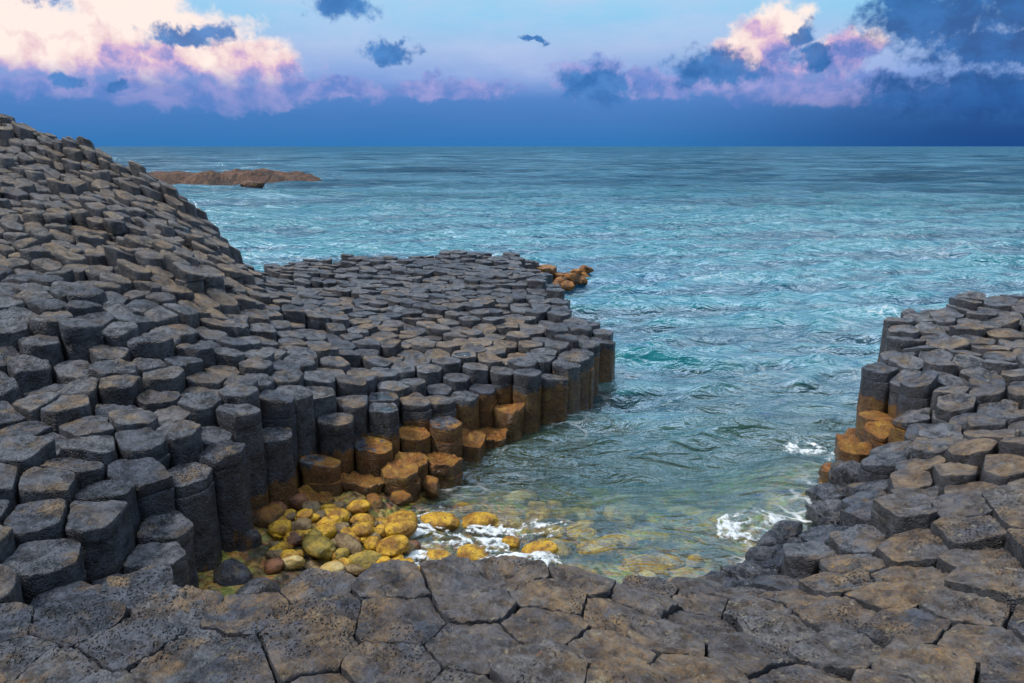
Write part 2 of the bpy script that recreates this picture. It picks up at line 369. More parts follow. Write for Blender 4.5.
def water_material():
    m, nt = mat('sea_water'); b = NB(nt)
    pos = b.new('ShaderNodeNewGeometry').outputs['Position']
    depth = b.attr('depth'); foam = b.attr('foam'); crest = b.attr('crest'); far = b.attr('far')
    sp = b.v('MULTIPLY', pos, (.7, 1.7, 1))
    r1 = b.noise(sp, 2.1, 4, .5, .8); r2 = b.noise(sp, 11, 3, .6, .3); r3 = b.noise(b.v('MULTIPLY', pos, (.45, 1.2, 1)), .30, 6, .62, .5)
    h = b.m('ADD', b.m('MULTIPLY', r1, .19), b.m('MULTIPLY', r2, .014))
    h = b.m('ADD', h, b.m('MULTIPLY', r3, b.m('MULTIPLY', far, 1.5)))
    nrm = b.bump(h, 1.0, 1.0)
    big = b.noise(b.v('MULTIPLY', pos, (.10, .45, 1)), .55, 6, .68)
    teal = b.mix(b.ss(crest, .3, .95), (.001, .060, .100), (.005, .215, .265))
    b2 = b.noise(b.v('MULTIPLY', pos, (.035, .10, 1)), .55, 6, .70); b3 = b.noise(b.v('MULTIPLY', pos, (.010, .022, 1)), .8, 6, .72)
    bigm = b.m('ADD', b.m('MULTIPLY', big, .4), b.m('ADD', b.m('MULTIPLY', b2, .35), b.m('MULTIPLY', b3, .25)))
    body_c = b.mix(far, teal, b.mix(b.ss(bigm, .42, .58), (.002, .043, .092), (.011, .118, .205)))
    body_c = b.mix(b.ss(depth, 2.2, .4), body_c, (.095, .155, .080))
    diff = b.new('ShaderNodeBsdfDiffuse'); b.put(diff.inputs[0], body_c); b.put(diff.inputs['Normal'], nrm)
    tr = b.new('ShaderNodeBsdfTransparent')
    b.put(tr.inputs[0], b.mix(b.ss(depth, 0, 1.2), (.97, .98, .95), (.50, .80, .76)))
    op = b.m('SUBTRACT', 1, b.m('POWER', 2.718, b.m('MULTIPLY', depth, -.38)))
    op = b.m('MAXIMUM', op, b.m('MULTIPLY', far, 1.0))
    body = b.new('ShaderNodeMixShader'); b.put(body.inputs[0], op); b.put(body.inputs[1], tr.outputs[0]); b.put(body.inputs[2], diff.outputs[0])
    gl = b.new('ShaderNodeBsdfGlossy'); b.put(gl.inputs['Roughness'], b.m('ADD', .06, b.m('MULTIPLY', far, .12))); b.put(gl.inputs['Normal'], nrm); b.put(gl.inputs[0], (.80, .94, 1))
    fr = b.new('ShaderNodeFresnel'); b.put(fr.inputs[0], 1.33); b.put(fr.inputs[1], nrm)
    mx = b.new('ShaderNodeMixShader'); b.put(mx.inputs[0], b.m('MULTIPLY', fr.outputs[0], b.m('MULTIPLY', b.m('SUBTRACT', b.m('ADD', .42, b.m('MULTIPLY', b.ss(depth, .3, 1.6), .20)), b.m('MULTIPLY', far, .31)), b.mix(far, 1.0, b.m('ADD', .35, b.m('MULTIPLY', b.ss(bigm, .40, .58), .65)))))); b.put(mx.inputs[1], body.outputs[0]); b.put(mx.inputs[2], gl.outputs[0])
    # thin lacy froth floating on the water
    warp = b.v('ADD', pos, b.v('SCALE', b.noise(pos, 1.2, 3, color=True), scale=.9))
    lace = b.ss(b.voro(b.v('MULTIPLY', warp, (.75, 1.5, 1)), 1.9, 'DISTANCE_TO_EDGE'), .10, .0)
    lace = b.m('MULTIPLY', lace, b.ss(b.noise(pos, .45, 4, .6), .46, .62))
    streak = b.ss(b.noise(b.v('MULTIPLY', warp, (.8, 2.6, 1)), 1.5, 6, .68), .58, .74)
    ff = b.m('MULTIPLY', b.m('ADD', b.m('MULTIPLY', lace, .9), streak), foam, clamp=True)
    fo = b.new('ShaderNodeBsdfDiffuse'); b.put(fo.inputs[0], (.78, .82, .84))
    mf = b.new('ShaderNodeMixShader'); b.put(mf.inputs[0], ff); b.put(mf.inputs[1], mx.outputs[0]); b.put(mf.inputs[2], fo.outputs[0])
    o = b.new('ShaderNodeOutputMaterial'); b.put(o.inputs[0], mf.outputs[0])
    return m

def foam_material():
    m, nt = mat('froth'); b = NB(nt)
    pos = b.new('ShaderNodeNewGeometry').outputs['Position']
    th = b.attr('thick')
    nz = b.noise(b.v('ADD', pos, b.v('SCALE', b.noise(pos, 5, 3, color=True), scale=.25)), 13, 6, .7)
    al = b.ss(b.m('ADD', b.m('MULTIPLY', th, 1.15), b.m('MULTIPLY', b.m('SUBTRACT', nz, .5), 2.2)), .15, .85)
    bs = b.new('ShaderNodeBsdfPrincipled'); b.put(bs.inputs['Base Color'], b.mix(b.ss(nz, .3, .6), (.34, .43, .48), (.70, .74, .77))); b.put(bs.inputs['Roughness'], .6)
    b.put(bs.inputs['Normal'], b.bump(nz, .6, .03)); b.put(bs.inputs['Alpha'], b.m('MULTIPLY', al, .95))
    o = b.new('ShaderNodeOutputMaterial'); b.put(o.inputs[0], bs.outputs[0])
    return m

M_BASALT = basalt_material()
M_BED = seabed_material()
M_WATER = water_material()
M_FOAM = foam_material()
M_BOULD = {'yellow': boulder_material('algae_yellow', (.27, .12, .014), (.66, .39, .026), (.10, .06, .015)),
           'brown': boulder_material('boulder_brown', (.13, .085, .045), (.27, .19, .09), (.06, .04, .025)),
           'purple': boulder_material('boulder_red', (.10, .045, .035), (.23, .095, .05), (.30, .16, .03)),
           'mossy': boulder_material('boulder_mossy', (.16, .13, .025), (.42, .28, .04), (.07, .07, .03)),
           'pale': boulder_material('boulder_pale', (.42, .28, .08), (.62, .50, .25), (.50, .29, .02))}

def link(name, me, material, parent=None, loc=None):
    o = bpy.data.objects.new(name, me); COL.objects.link(o)
    if material: me.materials.append(material)
    if parent is not None: o.parent = parent
    if loc is not None: o.location = loc
    return o

def tag(o, label=None, cat=None, group=None, kind=None):
    if label: o['label'] = label
    if cat: o['category'] = cat
    if group: o['group'] = group
    if kind: o['kind'] = kind
    return o

def mesh_from(name, verts, faces, attrs=None, smooth=True):
    """faces: list of index arrays with the same length per array (tris, quads)"""
    me = bpy.data.meshes.new(name)
    nv = len(verts)
    me.vertices.add(nv); me.vertices.foreach_set('co', np.asarray(verts, np.float32).ravel())
    tot = sum(f.size for f in faces); nf = sum(len(f) for f in faces)
    me.loops.add(tot); me.polygons.add(nf)
    me.loops.foreach_set('vertex_index', np.concatenate([f.ravel() for f in faces]).astype(np.int32))
    cnt = np.concatenate([np.full(len(f), f.shape[1], np.int32) for f in faces])
    me.polygons.foreach_set('loop_start', np.concatenate([[0], np.cumsum(cnt)[:-1]]).astype(np.int32))
    me.update(calc_edges=True)
    me.polygons.foreach_set('use_smooth', np.full(nf, smooth, bool))
    for k, v in (attrs or {}).items():
        a = me.attributes.new(k, 'FLOAT', 'POINT'); a.data.foreach_set('value', np.asarray(v, np.float32))
    me.validate()
    return me

# ------------------------------------------------------------------ columns
def outline(poly, gap, n, rnd):
    c = poly.mean(0)
    P = poly.copy()
    R = np.hypot(*(P - c).T).mean()
    # inset every edge by half the joint, then cut the corners
    P = c + (P - c) * (1 - gap / R)
    for r in rnd:
        Q = []
        for i in range(len(P)):
            a, b_ = P[i], P[(i + 1) % len(P)]
            Q.append(a + (b_ - a) * r); Q.append(a + (b_ - a) * (1 - r))
        P = np.array(Q)
    L = np.hypot(*(np.roll(P, -1, 0) - P).T); cum = np.concatenate([[0], np.cumsum(L)])
    t = np.linspace(0, cum[-1], n, endpoint=False)
    X = np.interp(t, cum, np.append(P[:, 0], P[0, 0])); Y = np.interp(t, cum, np.append(P[:, 1], P[0, 1]))
    return np.stack([X, Y], 1), c, R

def drum(out, cen, R, z0, ztop, slope, dish, lean, n, nside, bevel, top_rings, closed=True):
    """rings of verts from the foot to the middle of the top; returns verts, quads, tris"""
    V = []
    rel = out - cen
    top_edge = ztop + rel @ slope
    bz = bevel
    for i in range(nside + 1):
        t = i / nside
        z = z0 + (top_edge - bz - z0) * t
        ins = 0.0
        if i == 0 and closed: ins = .012
        V.append(np.column_stack([out - rel * (ins / R), z]))
    for ins, dz in ((.10 * bz, .55), (.34 * bz, .22), (.8 * bz, .05), (1.5 * bz, 0.0)):
        V.append(np.column_stack([out - rel * (ins / R), top_edge - bz * dz]))
    s0 = 1 - 1.5 * bz / R
    for k in range(top_rings):
        s = s0 * (1 - (k + 1) / (top_rings + 1))
        pr = rel * s
        V.append(np.column_stack([cen + pr, ztop + pr @ slope + dish * (1 - (s / s0) ** 2)]))
    V.append(np.array([[cen[0], cen[1], ztop + dish]]))
    nr = len(V) - 1
    V = np.concatenate(V)
    V[:, :2] += (V[:, 2:3] - ztop) * lean
    i = np.arange(n); j = (i + 1) % n
    quads = np.concatenate([np.stack([r * n + i, r * n + j, (r + 1) * n + j, (r + 1) * n + i], 1) for r in range(nr - 1)])
    tris = np.stack([(nr - 1) * n + i, (nr - 1) * n + j, np.full(n, nr * n)], 1)
    return V, quads, tris

COLS = []
for k in range(len(SITES)):
    if not IN[k]: continue
    x, y = SITES[k]
    dist = math.hypot(x, y)
    fg, right, hill = FG[k], RIGHT[k], HILL[k]
    n = 88 if fg > .5 and y > 3.6 else 56 if y < 7.5 else 36 if y < 11 else 24 if y < 17 else 18
    rings = 12 if fg > .5 and y > 3.6 else 7 if y < 7.5 else 4 if y < 11 else 3
    gap = .004 + rng.random() * .006
    if fg > .5: gap = .002 + rng.random() * .005
    elif right > .4: gap = .004 + rng.random() * .014
    rnd = (.11, .22) if fg < .5 else (.06, .2)
    out, cen, R = outline(POLYS[k] + SITES[k], gap, n, rnd)
    nbt = [TOP[m] if IN[m] else -.5 for m in NEIGH[k]] or [0]
    low = min(nbt)
    z0 = min(low - .25, TOP[k] - .35)
    if any(not IN[m] for m in NEIGH[k]) or ED[k] < .8:
        z0 = min(z0, -.55 if not (x < -2 and y < 10) else -.1)
    g = GRAD[k]
    if fg > .5: slope = g * 1.0 + rng.normal(0, .015, 2)
    elif right > .4: slope = g * .75 + rng.normal(0, .10, 2)
    elif hill > .5: slope = g * (.55 if y < 12 else .8) + rng.normal(0, .09 if y < 12 else .13, 2)
    else: slope = g * .45 + rng.normal(0, .055, 2)
    slope = np.clip(slope, -.55, .55)
    dish = rng.normal(-.008, .014) if fg < .5 else rng.normal(.004, .008)
    if hill > .5: dish += .015
    pool = fg < .5 and right < .4 and hill < .3 and -2.6 < x < 1.5 and 9.3 < y < 19 and TOP[k] > .85 and ED[k] > .5 and rng.random() < .16
    if pool: slope = slope * .12; dish = -.035
    lean = np.array([0., 0.])
    if hill > .2: lean = np.array([-.22, .05]) * min(1, max(0, (y - 9) / 6)) * hill
    bevel = (.016 + rng.random() * .020) if fg < .5 else .010 + rng.random() * .014
    if hill > .5: bevel *= 1.7
    exposed = TOP[k] - low
    joint = None
    if fg < .5 and exposed > .34 and y < 17 and rng.random() < .7:
        joint = TOP[k] - (.14 + rng.random() * .16)
    COLS.append(dict(k=k, x=x, y=y, out=out, cen=cen, R=R, z0=z0, top=TOP[k], slope=slope, dish=dish, lean=lean, n=n, rings=rings,
                     bevel=bevel, joint=joint, pool=pool, exposed=exposed, fg=fg, right=right, hill=hill))

pieces = []
for c in COLS:
    dz = c['top'] - c['z0']
    ns = max(2, min(12, int(dz / (.10 if c['y'] < 11 else .2))))
    if c['joint'] is None:
        c['pc'] = [len(pieces)]
        pieces.append(drum(c['out'], c['cen'], c['R'], c['z0'], c['top'], c['slope'], c['dish'], c['lean'], c['n'], ns, c['bevel'], c['rings']))
    else:
        c['pc'] = [len(pieces), len(pieces) + 1]
        jz = c['joint']
        o2 = c['cen'] + (c['out'] - c['cen']) * (.965 + .05 * rng.random()) + rng.normal(0, .008, 2)
        pieces.append(drum(c['out'], c['cen'], c['R'], jz, c['top'], c['slope'], c['dish'], c['lean'], c['n'], 3, c['bevel'], c['rings']))
        pieces.append(drum(o2, c['cen'], c['R'], c['z0'], jz + .004, c['slope'] * .2, 0, c['lean'], c['n'], ns, .022, 1))

allv = np.concatenate([p[0] for p in pieces])
off = np.concatenate([[0], np.cumsum([len(p[0]) for p in pieces])])
pc_col = np.zeros(len(pieces), int)
for ci, c in enumerate(COLS):
    for p in c['pc']: pc_col[p] = ci
vc = np.repeat(pc_col, np.diff(off))                  # column of each vertex
arr = lambda key: np.array([c[key] for c in COLS], float)
cen = np.array([c['cen'] for c in COLS])[vc]
ctop = arr('top')[vc]; cR = arr('R')[vc]; cfg = arr('fg')[vc]; cright = arr('right')[vc]; chill = arr('hill')[vc]
seedv = (np.arange(len(COLS)) * 3.7)[vc]
q = allv.copy(); q[:, 2] += seedv * (cfg < .5)           # every column weathers in its own way; the ledge as one slab
w1 = fbm(q, 3.2, 2, 1); w2 = fbm(q, 10, 3, 4, .6); w3 = fbm(q, 30, 2, 8)
rel = allv[:, :2] - cen
rad = np.hypot(rel[:, 0], rel[:, 1])[:, None]
dirn = rel / np.maximum(rad, 1e-4)
edge = np.clip(rad[:, 0] / np.maximum(cR, .05), 0, 1)
topness = np.clip((allv[:, 2] - (ctop - .12)) / .12, 0, 1)
rough = np.where(cfg > .5, 1.0, np.where(chill > .5, 1.35, np.where(cright > .4, 1.35, 1.05)))
side = np.where(cfg > .5, .5, 1)
allv[:, :2] += dirn * ((w1 * .022 + w2 * .014 - .008) * edge * rough * side)[:, None]
wf = fbm(allv, 1.5, 5, 33, .55)
chip = np.clip(w1 + w2 * .8 - .25, 0, 1) * np.clip((edge - .55) / .4, 0, 1)      # broken arrises
allv[:, 2] += topness * ((w1 * .034 + w2 * .022 + w3 * .007) * rough - chip * .11 * (cfg < .5) + np.maximum(cfg, (cright > .4) * .5) * wf * .13 + cfg * (np.abs(w2) * -.045 + .012 + w3 * .012))
shelf = ((np.array([ED[c['k']] for c in COLS])[vc] < .5) & (ctop < .62) & (cfg < .5)).astype(float)
allv[:, 2] += shelf * topness * (w1 * .05 + w2 * .06 + w3 * .02)
allv[:, :2] += dirn * (shelf * edge * (w2 * .04 + w3 * .018 + .015))[:, None]
# horizontal weathering grooves on the sides
gr = np.sin(allv[:, 2] * 26 + 5 * vnoise(p3(seedv, seedv * .3), 2) + w1 * 2.0)
allv[:, :2] -= dirn * (np.clip(gr - .55, 0, 1) * .020 * (1 - topness) * edge)[:, None]

# stone attributes
tone_c = rng.random(len(COLS))
cx, cy = arr('x'), arr('y')
bn = fbm(p3(cx, cy), .33, 3, 51)
brown_c = np.clip(.42 + bn * 1.0 + rng.normal(0, .16, len(COLS)), 0, 1)
brown_c = np.where(arr('fg') > .5, np.clip(.12 + .24 * (cx + 2.5) + bn * .6 + rng.normal(0, .12, len(COLS)), .08, 1), brown_c)
brown_c = np.where(arr('right') > .4, np.clip(.30 + (arr('top') - .55) * .75 + bn * .5, .05, 1), brown_c)
hl = (arr('hill') > .5)
brown_c = np.where((arr('right') > .4) & (cy > 9.2), brown_c * .4, brown_c)
brown_c = np.where((arr('right') > .4) & (cy <= 9.2), brown_c * .85, brown_c)
brown_c = np.where(hl & (cy > 11.5), np.clip(.85 + bn * .5, .4, 1), brown_c)
brown_c = np.where(hl & (cy <= 11.5), np.clip(.18 + bn * .5, 0, .6), brown_c)
brown_c = np.where((cy > 19) & ~hl, np.clip(.10 + bn * .3, 0, .4), brown_c)
rimn = np.array([ED[c['k']] for c in COLS])
brown_c = np.where((rimn < .9) & (arr('fg') < .5) & ~hl, brown_c * .35, brown_c)
wetc = np.clip(np.where(arr('right') > .4, (.85 - arr('top')) / .5, (.9 - rimn) / 1.6), 0, 1)
wetc = np.where(arr('fg') > .5, np.clip((.75 - arr('top')) / .4, 0, .9), wetc)
wetc = np.where(hl, 0.1, wetc)
pit_c = np.clip(np.where(arr('fg') > .5, 1.0, np.where(hl, .55, .35)) + rng.normal(0, .15, len(COLS)), 0, 1.2)
zz = allv[:, 2]
band = np.where(cright > .4, .85, np.where(cx[vc] < -.9, .68, .76))
amt = np.where(rimn[vc] < 1.2, 1, .0) * np.where(cfg > .5, .0, 1) * np.where((cright > .4) & (cy[vc] < 10.3), .12, 1)
amt *= np.where((cx[vc] > 1) & (cy[vc] < 10.3), 0, 1)
amt *= np.where((cx[vc] < -3.15) & (cy[vc] < 8.6), .35, 1)
tip = np.clip((cx[vc] - .5) / .6, 0, 1) * np.clip((cy[vc] - 23.3) / 1.0, 0, 1) * (vnoise(p3(cx[vc] * 1.3, cy[vc] * 1.3), 77) > -.15)
algae_v = np.clip(np.clip((band - zz) / .22 + .45, 0, 1) * amt + tip * .8, 0, 1)
wet_v = np.clip(wetc[vc] + np.where(zz < .35, .5, 0) * (rimn[vc] < 1), 0, 1)

def piece_data(p):
    a, b_ = off[p], off[p + 1]
    ci = pc_col[p]; nv = b_ - a
    return allv[a:b_], {'tone': np.full(nv, tone_c[ci]), 'brown': np.full(nv, brown_c[ci]), 'algae': algae_v[a:b_],
                        'wet': wet_v[a:b_], 'pit': np.full(nv, pit_c[ci])}

# which columns show largest from the viewpoint (only used to choose which are built one by one)
CAM = Vector((0, 0, CAM_H))
def project(P):
    P = np.asarray(P, float); X, Y, Z = P[:, 0], P[:, 1], P[:, 2] - CAM_H
    d = Y * math.cos(PITCH) - Z * math.sin(PITCH); u = Y * math.sin(PITCH) + Z * math.cos(PITCH)
    d = np.maximum(d, .05)
    return 512 + FOC * X / d, 341.5 - FOC * u / d

tri_v, tri_f, tri_c = [], [], []
nvt = 0
for p, (V, Q, T) in enumerate(pieces):
    V = allv[off[p]:off[p + 1]]
    n = len(T); s = max(1, n // 12)
    ring0 = np.arange(0, n, s); nr = (len(V) - 1) // n
    tr = COLS[pc_col[p]]['rings'] if len(COLS[pc_col[p]]['pc']) == 1 or p == COLS[pc_col[p]]['pc'][0] else 1
    er = nr - 1 - tr
    pts = np.concatenate([V[ring0], V[er * n + ring0], V[-1:]]); m = len(ring0)
    tri_v.append(pts)
    for i in range(m):
        j = (i + 1) % m
        tri_f += [(nvt + i, nvt + j, nvt + m + j), (nvt + i, nvt + m + j, nvt + m + i), (nvt + m + i, nvt + m + j, nvt + 2 * m)]
        tri_c += [pc_col[p]] * 3
    nvt += len(pts)
tri_v = np.concatenate(tri_v)
bvh = BVHTree.FromPolygons([tuple(v) for v in tri_v], tri_f)
score = np.zeros(len(COLS)); uv_c = np.zeros((len(COLS), 2))
# cast a grid of sight lines and count which column each one meets first
for v in np.arange(100, 683, 3.0):
    for u in np.arange(0, 1024, 3.0):
        a, b_ = (u - 512) / FOC, (341.5 - v) / FOC
        d = Vector((a, math.cos(PITCH) + b_ * math.sin(PITCH), -math.sin(PITCH) + b_ * math.cos(PITCH)))
        hit = bvh.ray_cast(CAM, d, 60)
        if hit[2] is not None:
            score[tri_c[hit[2]]] += 1; uv_c[tri_c[hit[2]]] += (u, v)
uv_c /= np.maximum(score, 1)[:, None]
order = np.argsort(-score)
SHOWN = set(order[:300].tolist())

# ---- labels: look first, then where it stands
ORD = ['first', 'second', 'third', 'fourth', 'fifth', 'sixth', 'seventh', 'eighth', 'ninth', 'tenth', 'eleventh', 'twelfth', 'thirteenth',
       'fourteenth', 'fifteenth', 'sixteenth', 'seventeenth', 'eighteenth', 'nineteenth', 'twentieth'] + ['%dth' % i for i in range(21, 60)]
def region(c):
    if c['fg'] > .5 and c['right'] < .5: return 'near ledge'
    if c['right'] >= .4: return 'right shore'
    if c['hill'] > .5 and c['y'] > 11: return 'upper slope'
    if c['x'] < -3.0 and c['y'] < 11: return 'lower slope'
    return 'low causeway'
groups = {}
for ci in SHOWN: groups.setdefault(region(COLS[ci]), []).append(ci)
LABEL = {}
for reg, ids in groups.items():
    ids.sort(key=lambda ci: -uv_c[ci][1])
    rows, cur, vlast = [], [], None
    nrow = max(1, round(len(ids) / (9 if reg != 'near ledge' else 8)))
    for i in range(nrow): rows.append(ids[round(i * len(ids) / nrow):round((i + 1) * len(ids) / nrow)])
    for ri, row in enumerate(rows):
        row.sort(key=lambda ci: uv_c[ci][0])
        for pi, ci in enumerate(row):
            c = COLS[ci]
            tone = 'brown' if brown_c[ci] > .55 else 'dark blue-grey' if tone_c[ci] > .6 else 'charcoal'
            if c['exposed'] > .42: form = 'tall'
            elif np.hypot(*c['slope']) > .2: form = 'tilted'
            elif c['R'] > .36: form = 'broad'
            elif c['R'] < .27: form = 'narrow'
            else: form = 'flat-topped'
            rr = 'nearest row' if ri == 0 else 'farthest row' if ri == len(rows) - 1 else ORD[ri] + ' row'
            pp = 'leftmost' if pi == 0 else 'rightmost' if pi == len(row) - 1 else ORD[pi] + ' from left'
            LABEL[ci] = '%s %s basalt column, %s in the %s of the %s' % (form, tone, pp, rr, reg)

GROUP = 'polygonal basalt columns paving the shore'
restV, restQ, restT, restA, nrest = [], [], [], {}, 0
for ci, c in enumerate(COLS):
    base = np.array([c['x'], c['y'], c['z0']])
    if ci in SHOWN:
        if len(c['pc']) == 1:
            V, A = piece_data(c['pc'][0])
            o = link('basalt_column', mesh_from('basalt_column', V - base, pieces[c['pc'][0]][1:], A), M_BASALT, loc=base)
        else:
            o = bpy.data.objects.new('basalt_column', None); COL.objects.link(o); o.location = base; o.empty_display_size = .1
            for nm, p in zip(('cap', 'shaft'), c['pc']):
                V, A = piece_data(p)
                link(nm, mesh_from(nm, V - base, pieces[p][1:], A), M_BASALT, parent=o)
        tag(o, LABEL[ci], 'rock column', GROUP, 'thing')
    else:
        for p in c['pc']:
            V, A = piece_data(p)
            restV.append(V); restQ.append(pieces[p][1] + nrest); restT.append(pieces[p][2] + nrest); nrest += len(V)
            for k_, a_ in A.items(): restA.setdefault(k_, []).append(a_)
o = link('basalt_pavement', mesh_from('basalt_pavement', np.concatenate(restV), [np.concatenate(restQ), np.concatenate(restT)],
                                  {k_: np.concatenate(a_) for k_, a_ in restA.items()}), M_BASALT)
tag(o, 'remaining small far columns of dark basalt packed over the slope and causeway', 'rock columns', kind='stuff')

# ------------------------------------------------------------------ rock bed under the columns
def grid_mesh(name, x0, x1, y0, y1, st, fz, attrs=None):
    xs = np.arange(x0, x1 + st / 2, st); ys = np.arange(y0, y1 + st / 2, st)
    X, Y = np.meshgrid(xs, ys); xy = np.stack([X.ravel(), Y.ravel()], 1)
    z = fz(xy)
    nx, ny = len(xs), len(ys)
    i, j = np.meshgrid(np.arange(nx - 1), np.arange(ny - 1)); a = (j * nx + i).ravel()
    return mesh_from(name, np.column_stack([xy, z]), [np.stack([a, a + 1, a + nx + 1, a + nx], 1)], attrs)

def bed_z(xy):
    h, _ = mls(CTRL, xy, .6)
    ins = inside(LANDP, xy); d = edge_dist(LANDP, xy)
    z = np.where(ins & (d > .45), h - .55, -1.2)
    return np.where(ins & (d > .9), z, np.minimum(z, -.4))
me = grid_mesh('ground', -21, 15, -.6, 29.4, .3, bed_z)
for nm, v in (('tone', .5), ('brown', 0), ('algae', 0), ('wet', .5), ('pit', 0)):
    a = me.attributes.new(nm, 'FLOAT', 'POINT'); a.data.foreach_set('value', np.full(len(me.vertices), v, np.float32))
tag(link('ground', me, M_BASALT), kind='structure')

tag(link('seabed', grid_mesh('seabed', -14, 17, 6.0, 34, .11, seabed), M_BED), kind='structure')

# ------------------------------------------------------------------ sea
WR = np.random.default_rng(4)
NW = 64
WL = np.exp(WR.uniform(np.log(.42), np.log(9.5), NW)); WL.sort()
WK = 2 * np.pi / WL
WD = np.radians(-90 + WR.normal(6, 24, NW)); WPH = WR.uniform(0, 2 * np.pi, NW)
WA = .0185 * WL ** 1.0 * np.exp(-(WL / 6.0) ** 2) * .78
SWL = np.exp(WR.uniform(np.log(7), np.log(30), 26)); SWD = np.radians(-90 + WR.normal(4, 22, 26)); SWP = WR.uniform(0, 2 * np.pi, 26)
def waves(x, y, res):
    z = np.zeros(len(x))
    off_ = np.clip((np.hypot(x, y) - 35) / 90, 0, 1)
    if off_.max() > 0:
        for wl, d, ph in zip(SWL, SWD, SWP):
            f = np.clip((wl / np.maximum(res, 1e-3) - 2.5) / 4.0, 0, 1) * off_
            s = np.sin(2 * np.pi / wl * (x * math.cos(d) + y * math.sin(d)) + ph)
            z += .0040 * wl * f * (2 * ((s + 1) * .5) ** 1.5 - .85)
    for a, k_, d, ph, wl in zip(WA, WK, WD, WPH, WL):
        f = np.clip((wl / np.maximum(res, 1e-3) - 3.0) / 4.0, 0, 1)
        if f.max() <= 0: continue
        s = np.sin(k_ * (x * math.cos(d) + y * math.sin(d)) + ph)
        z += a * f * (2 * ((s + 1) * .5) ** 1.5 - .85)
    return z
def sea_depth(xy):
    near = (xy[:, 0] > -14) & (xy[:, 0] < 17) & (xy[:, 1] < 34)
    dep = np.full(len(xy), 6.0)
    if near.any():
        dep[near] = -seabed(xy[near])
    return np.clip(dep, 0, 8)
def wave_height(x, y, res):
    dep = sea_depth(np.stack([x, y], 1))
    damp = np.clip(.30 + dep * .40, .30, 1)
    return waves(x, y, res) * damp, dep
r = [5.6]
while r[-1] < 9000:
    v = r[-1]
    r.append(v + (max(.045, v * .0042) if v < 230 else v * .008 if v < 900 else v * .05))
r = np.array(r); nA = 820
az = np.radians(np.linspace(-62, 58, nA))
RR, AZ = np.meshgrid(r, az, indexing='ij')
X = (RR * np.sin(AZ)).ravel(); Y = (RR * np.cos(AZ)).ravel()
res = np.repeat(np.maximum(np.gradient(r), r * .0026), nA)
Z, DEP = wave_height(X, Y, res)
patchy = fbm(p3(X, Y * 1.4), .16, 3, 91)
foamv = np.clip(-.12 + patchy * 1.7, 0, .62) * np.clip((DEP - .5) / 1.0, 0, 1) * np.clip(1.15 - RR.ravel() / 70, 0, 1)
shore = edge_dist(LANDP, np.stack([X, Y], 1)[RR.ravel() < 45]) if True else None
sh = np.zeros(len(X)); sh[RR.ravel() < 45] = np.exp(-shore / .35)
foamv = np.clip(foamv + sh * .95, 0, 1.3)
crest = np.clip(.5 + Z / .16, 0, 1)
farv = np.clip((RR.ravel() - 20) / 90, 0, 1)
nr_ = len(r); i, j = np.meshgrid(np.arange(nr_ - 1), np.arange(nA - 1), indexing='ij'); a = (i * nA + j).ravel()
F = np.stack([a, a + nA, a + nA + 1, a + 1], 1)
tag(link('sea', mesh_from('sea', np.column_stack([X, Y, Z]), [F], {'depth': DEP, 'foam': foamv, 'crest': crest, 'far': farv}), M_WATER), kind='structure')

# white water where the swell breaks: one lacy sheet of froth per break
def froth(x0, x1, y0, y1, blobs, seed, thr, label):
    st = .016
    xs = np.arange(x0, x1, st); ys = np.arange(y0, y1, st)
    Xg, Yg = np.meshgrid(xs, ys); x = Xg.ravel(); y = Yg.ravel()
    z, dep = wave_height(x, y, np.full(len(x), .05))
    m = np.zeros(len(x))
    for bx, by, rx, ry, s in blobs:
        m = np.maximum(m, s * (1 - np.hypot((x - bx) / rx, (y - by) / ry)))
    qq = p3(x, y); wq = qq + np.stack([fbm(qq, 2.2, 2, seed + 5), fbm(qq, 2.2, 2, seed + 9), 0 * x], 1) * .22
    ridge = 1 - np.abs(fbm(wq, 2.6, 3, seed)) * 4.2; ridge2 = 1 - np.abs(fbm(wq, 6.5, 2, seed + 31)) * 4.0; ridge = np.maximum(ridge, ridge2 * .9)
    fine = fbm(qq, 17, 3, seed + 3)
    val = m * 1.25 + ridge * .75 + fine * .28 - thr - .05
    zz = np.maximum(z, .0) + .012 + np.clip(val, 0, .9) * .045 + np.clip(fine, 0, 1) * np.clip(val, 0, 1) * .025
    nx, ny = len(xs), len(ys)
    i, j = np.meshgrid(np.arange(nx - 1), np.arange(ny - 1)); a = (j * nx + i).ravel()
    f = np.stack([a, a + 1, a + nx + 1, a + nx], 1)
    keep = (val[f].min(1) > 0) & (m[f].min(1) > 0.02)
    f = f[keep]
    used, inv = np.unique(f.ravel(), return_inverse=True)
    V = np.column_stack([x, y, zz])[used]
    o = link('sea_foam', mesh_from('sea_foam', V, [inv.reshape(-1, 4)], {'thick': np.clip(val, 0, 1)[used]}), M_FOAM)
    tag(o, label, 'foam', kind='stuff')
froth(-1.9, 1.4, 7.2, 9.9, [(-.35, 8.7, 1.0, .75, 1), (.1, 8.1, .8, .55, 1), (-1.15, 9.0, .5, .9, .9), (.45, 8.9, .6, .45, .7), (-1.2, 8.2, .35, .6, .85)], 120, .72, 'white surf swirling round the wet yellow boulders')
froth(4.2, 6.3, 10.9, 12.7, [(5.05, 11.75, .6, .42, 1), (5.4, 11.4, .3, .4, .8)], 150, .60, 'white splash breaking below the dark columns of the right shore')
froth(2.1, 4.2, 7.8, 9.6, [(2.95, 8.75, .5, .32, 1), (3.5, 9.0, .3, .25, .9)], 180, .62, 'small white splash beside the low rocks near the ledge')

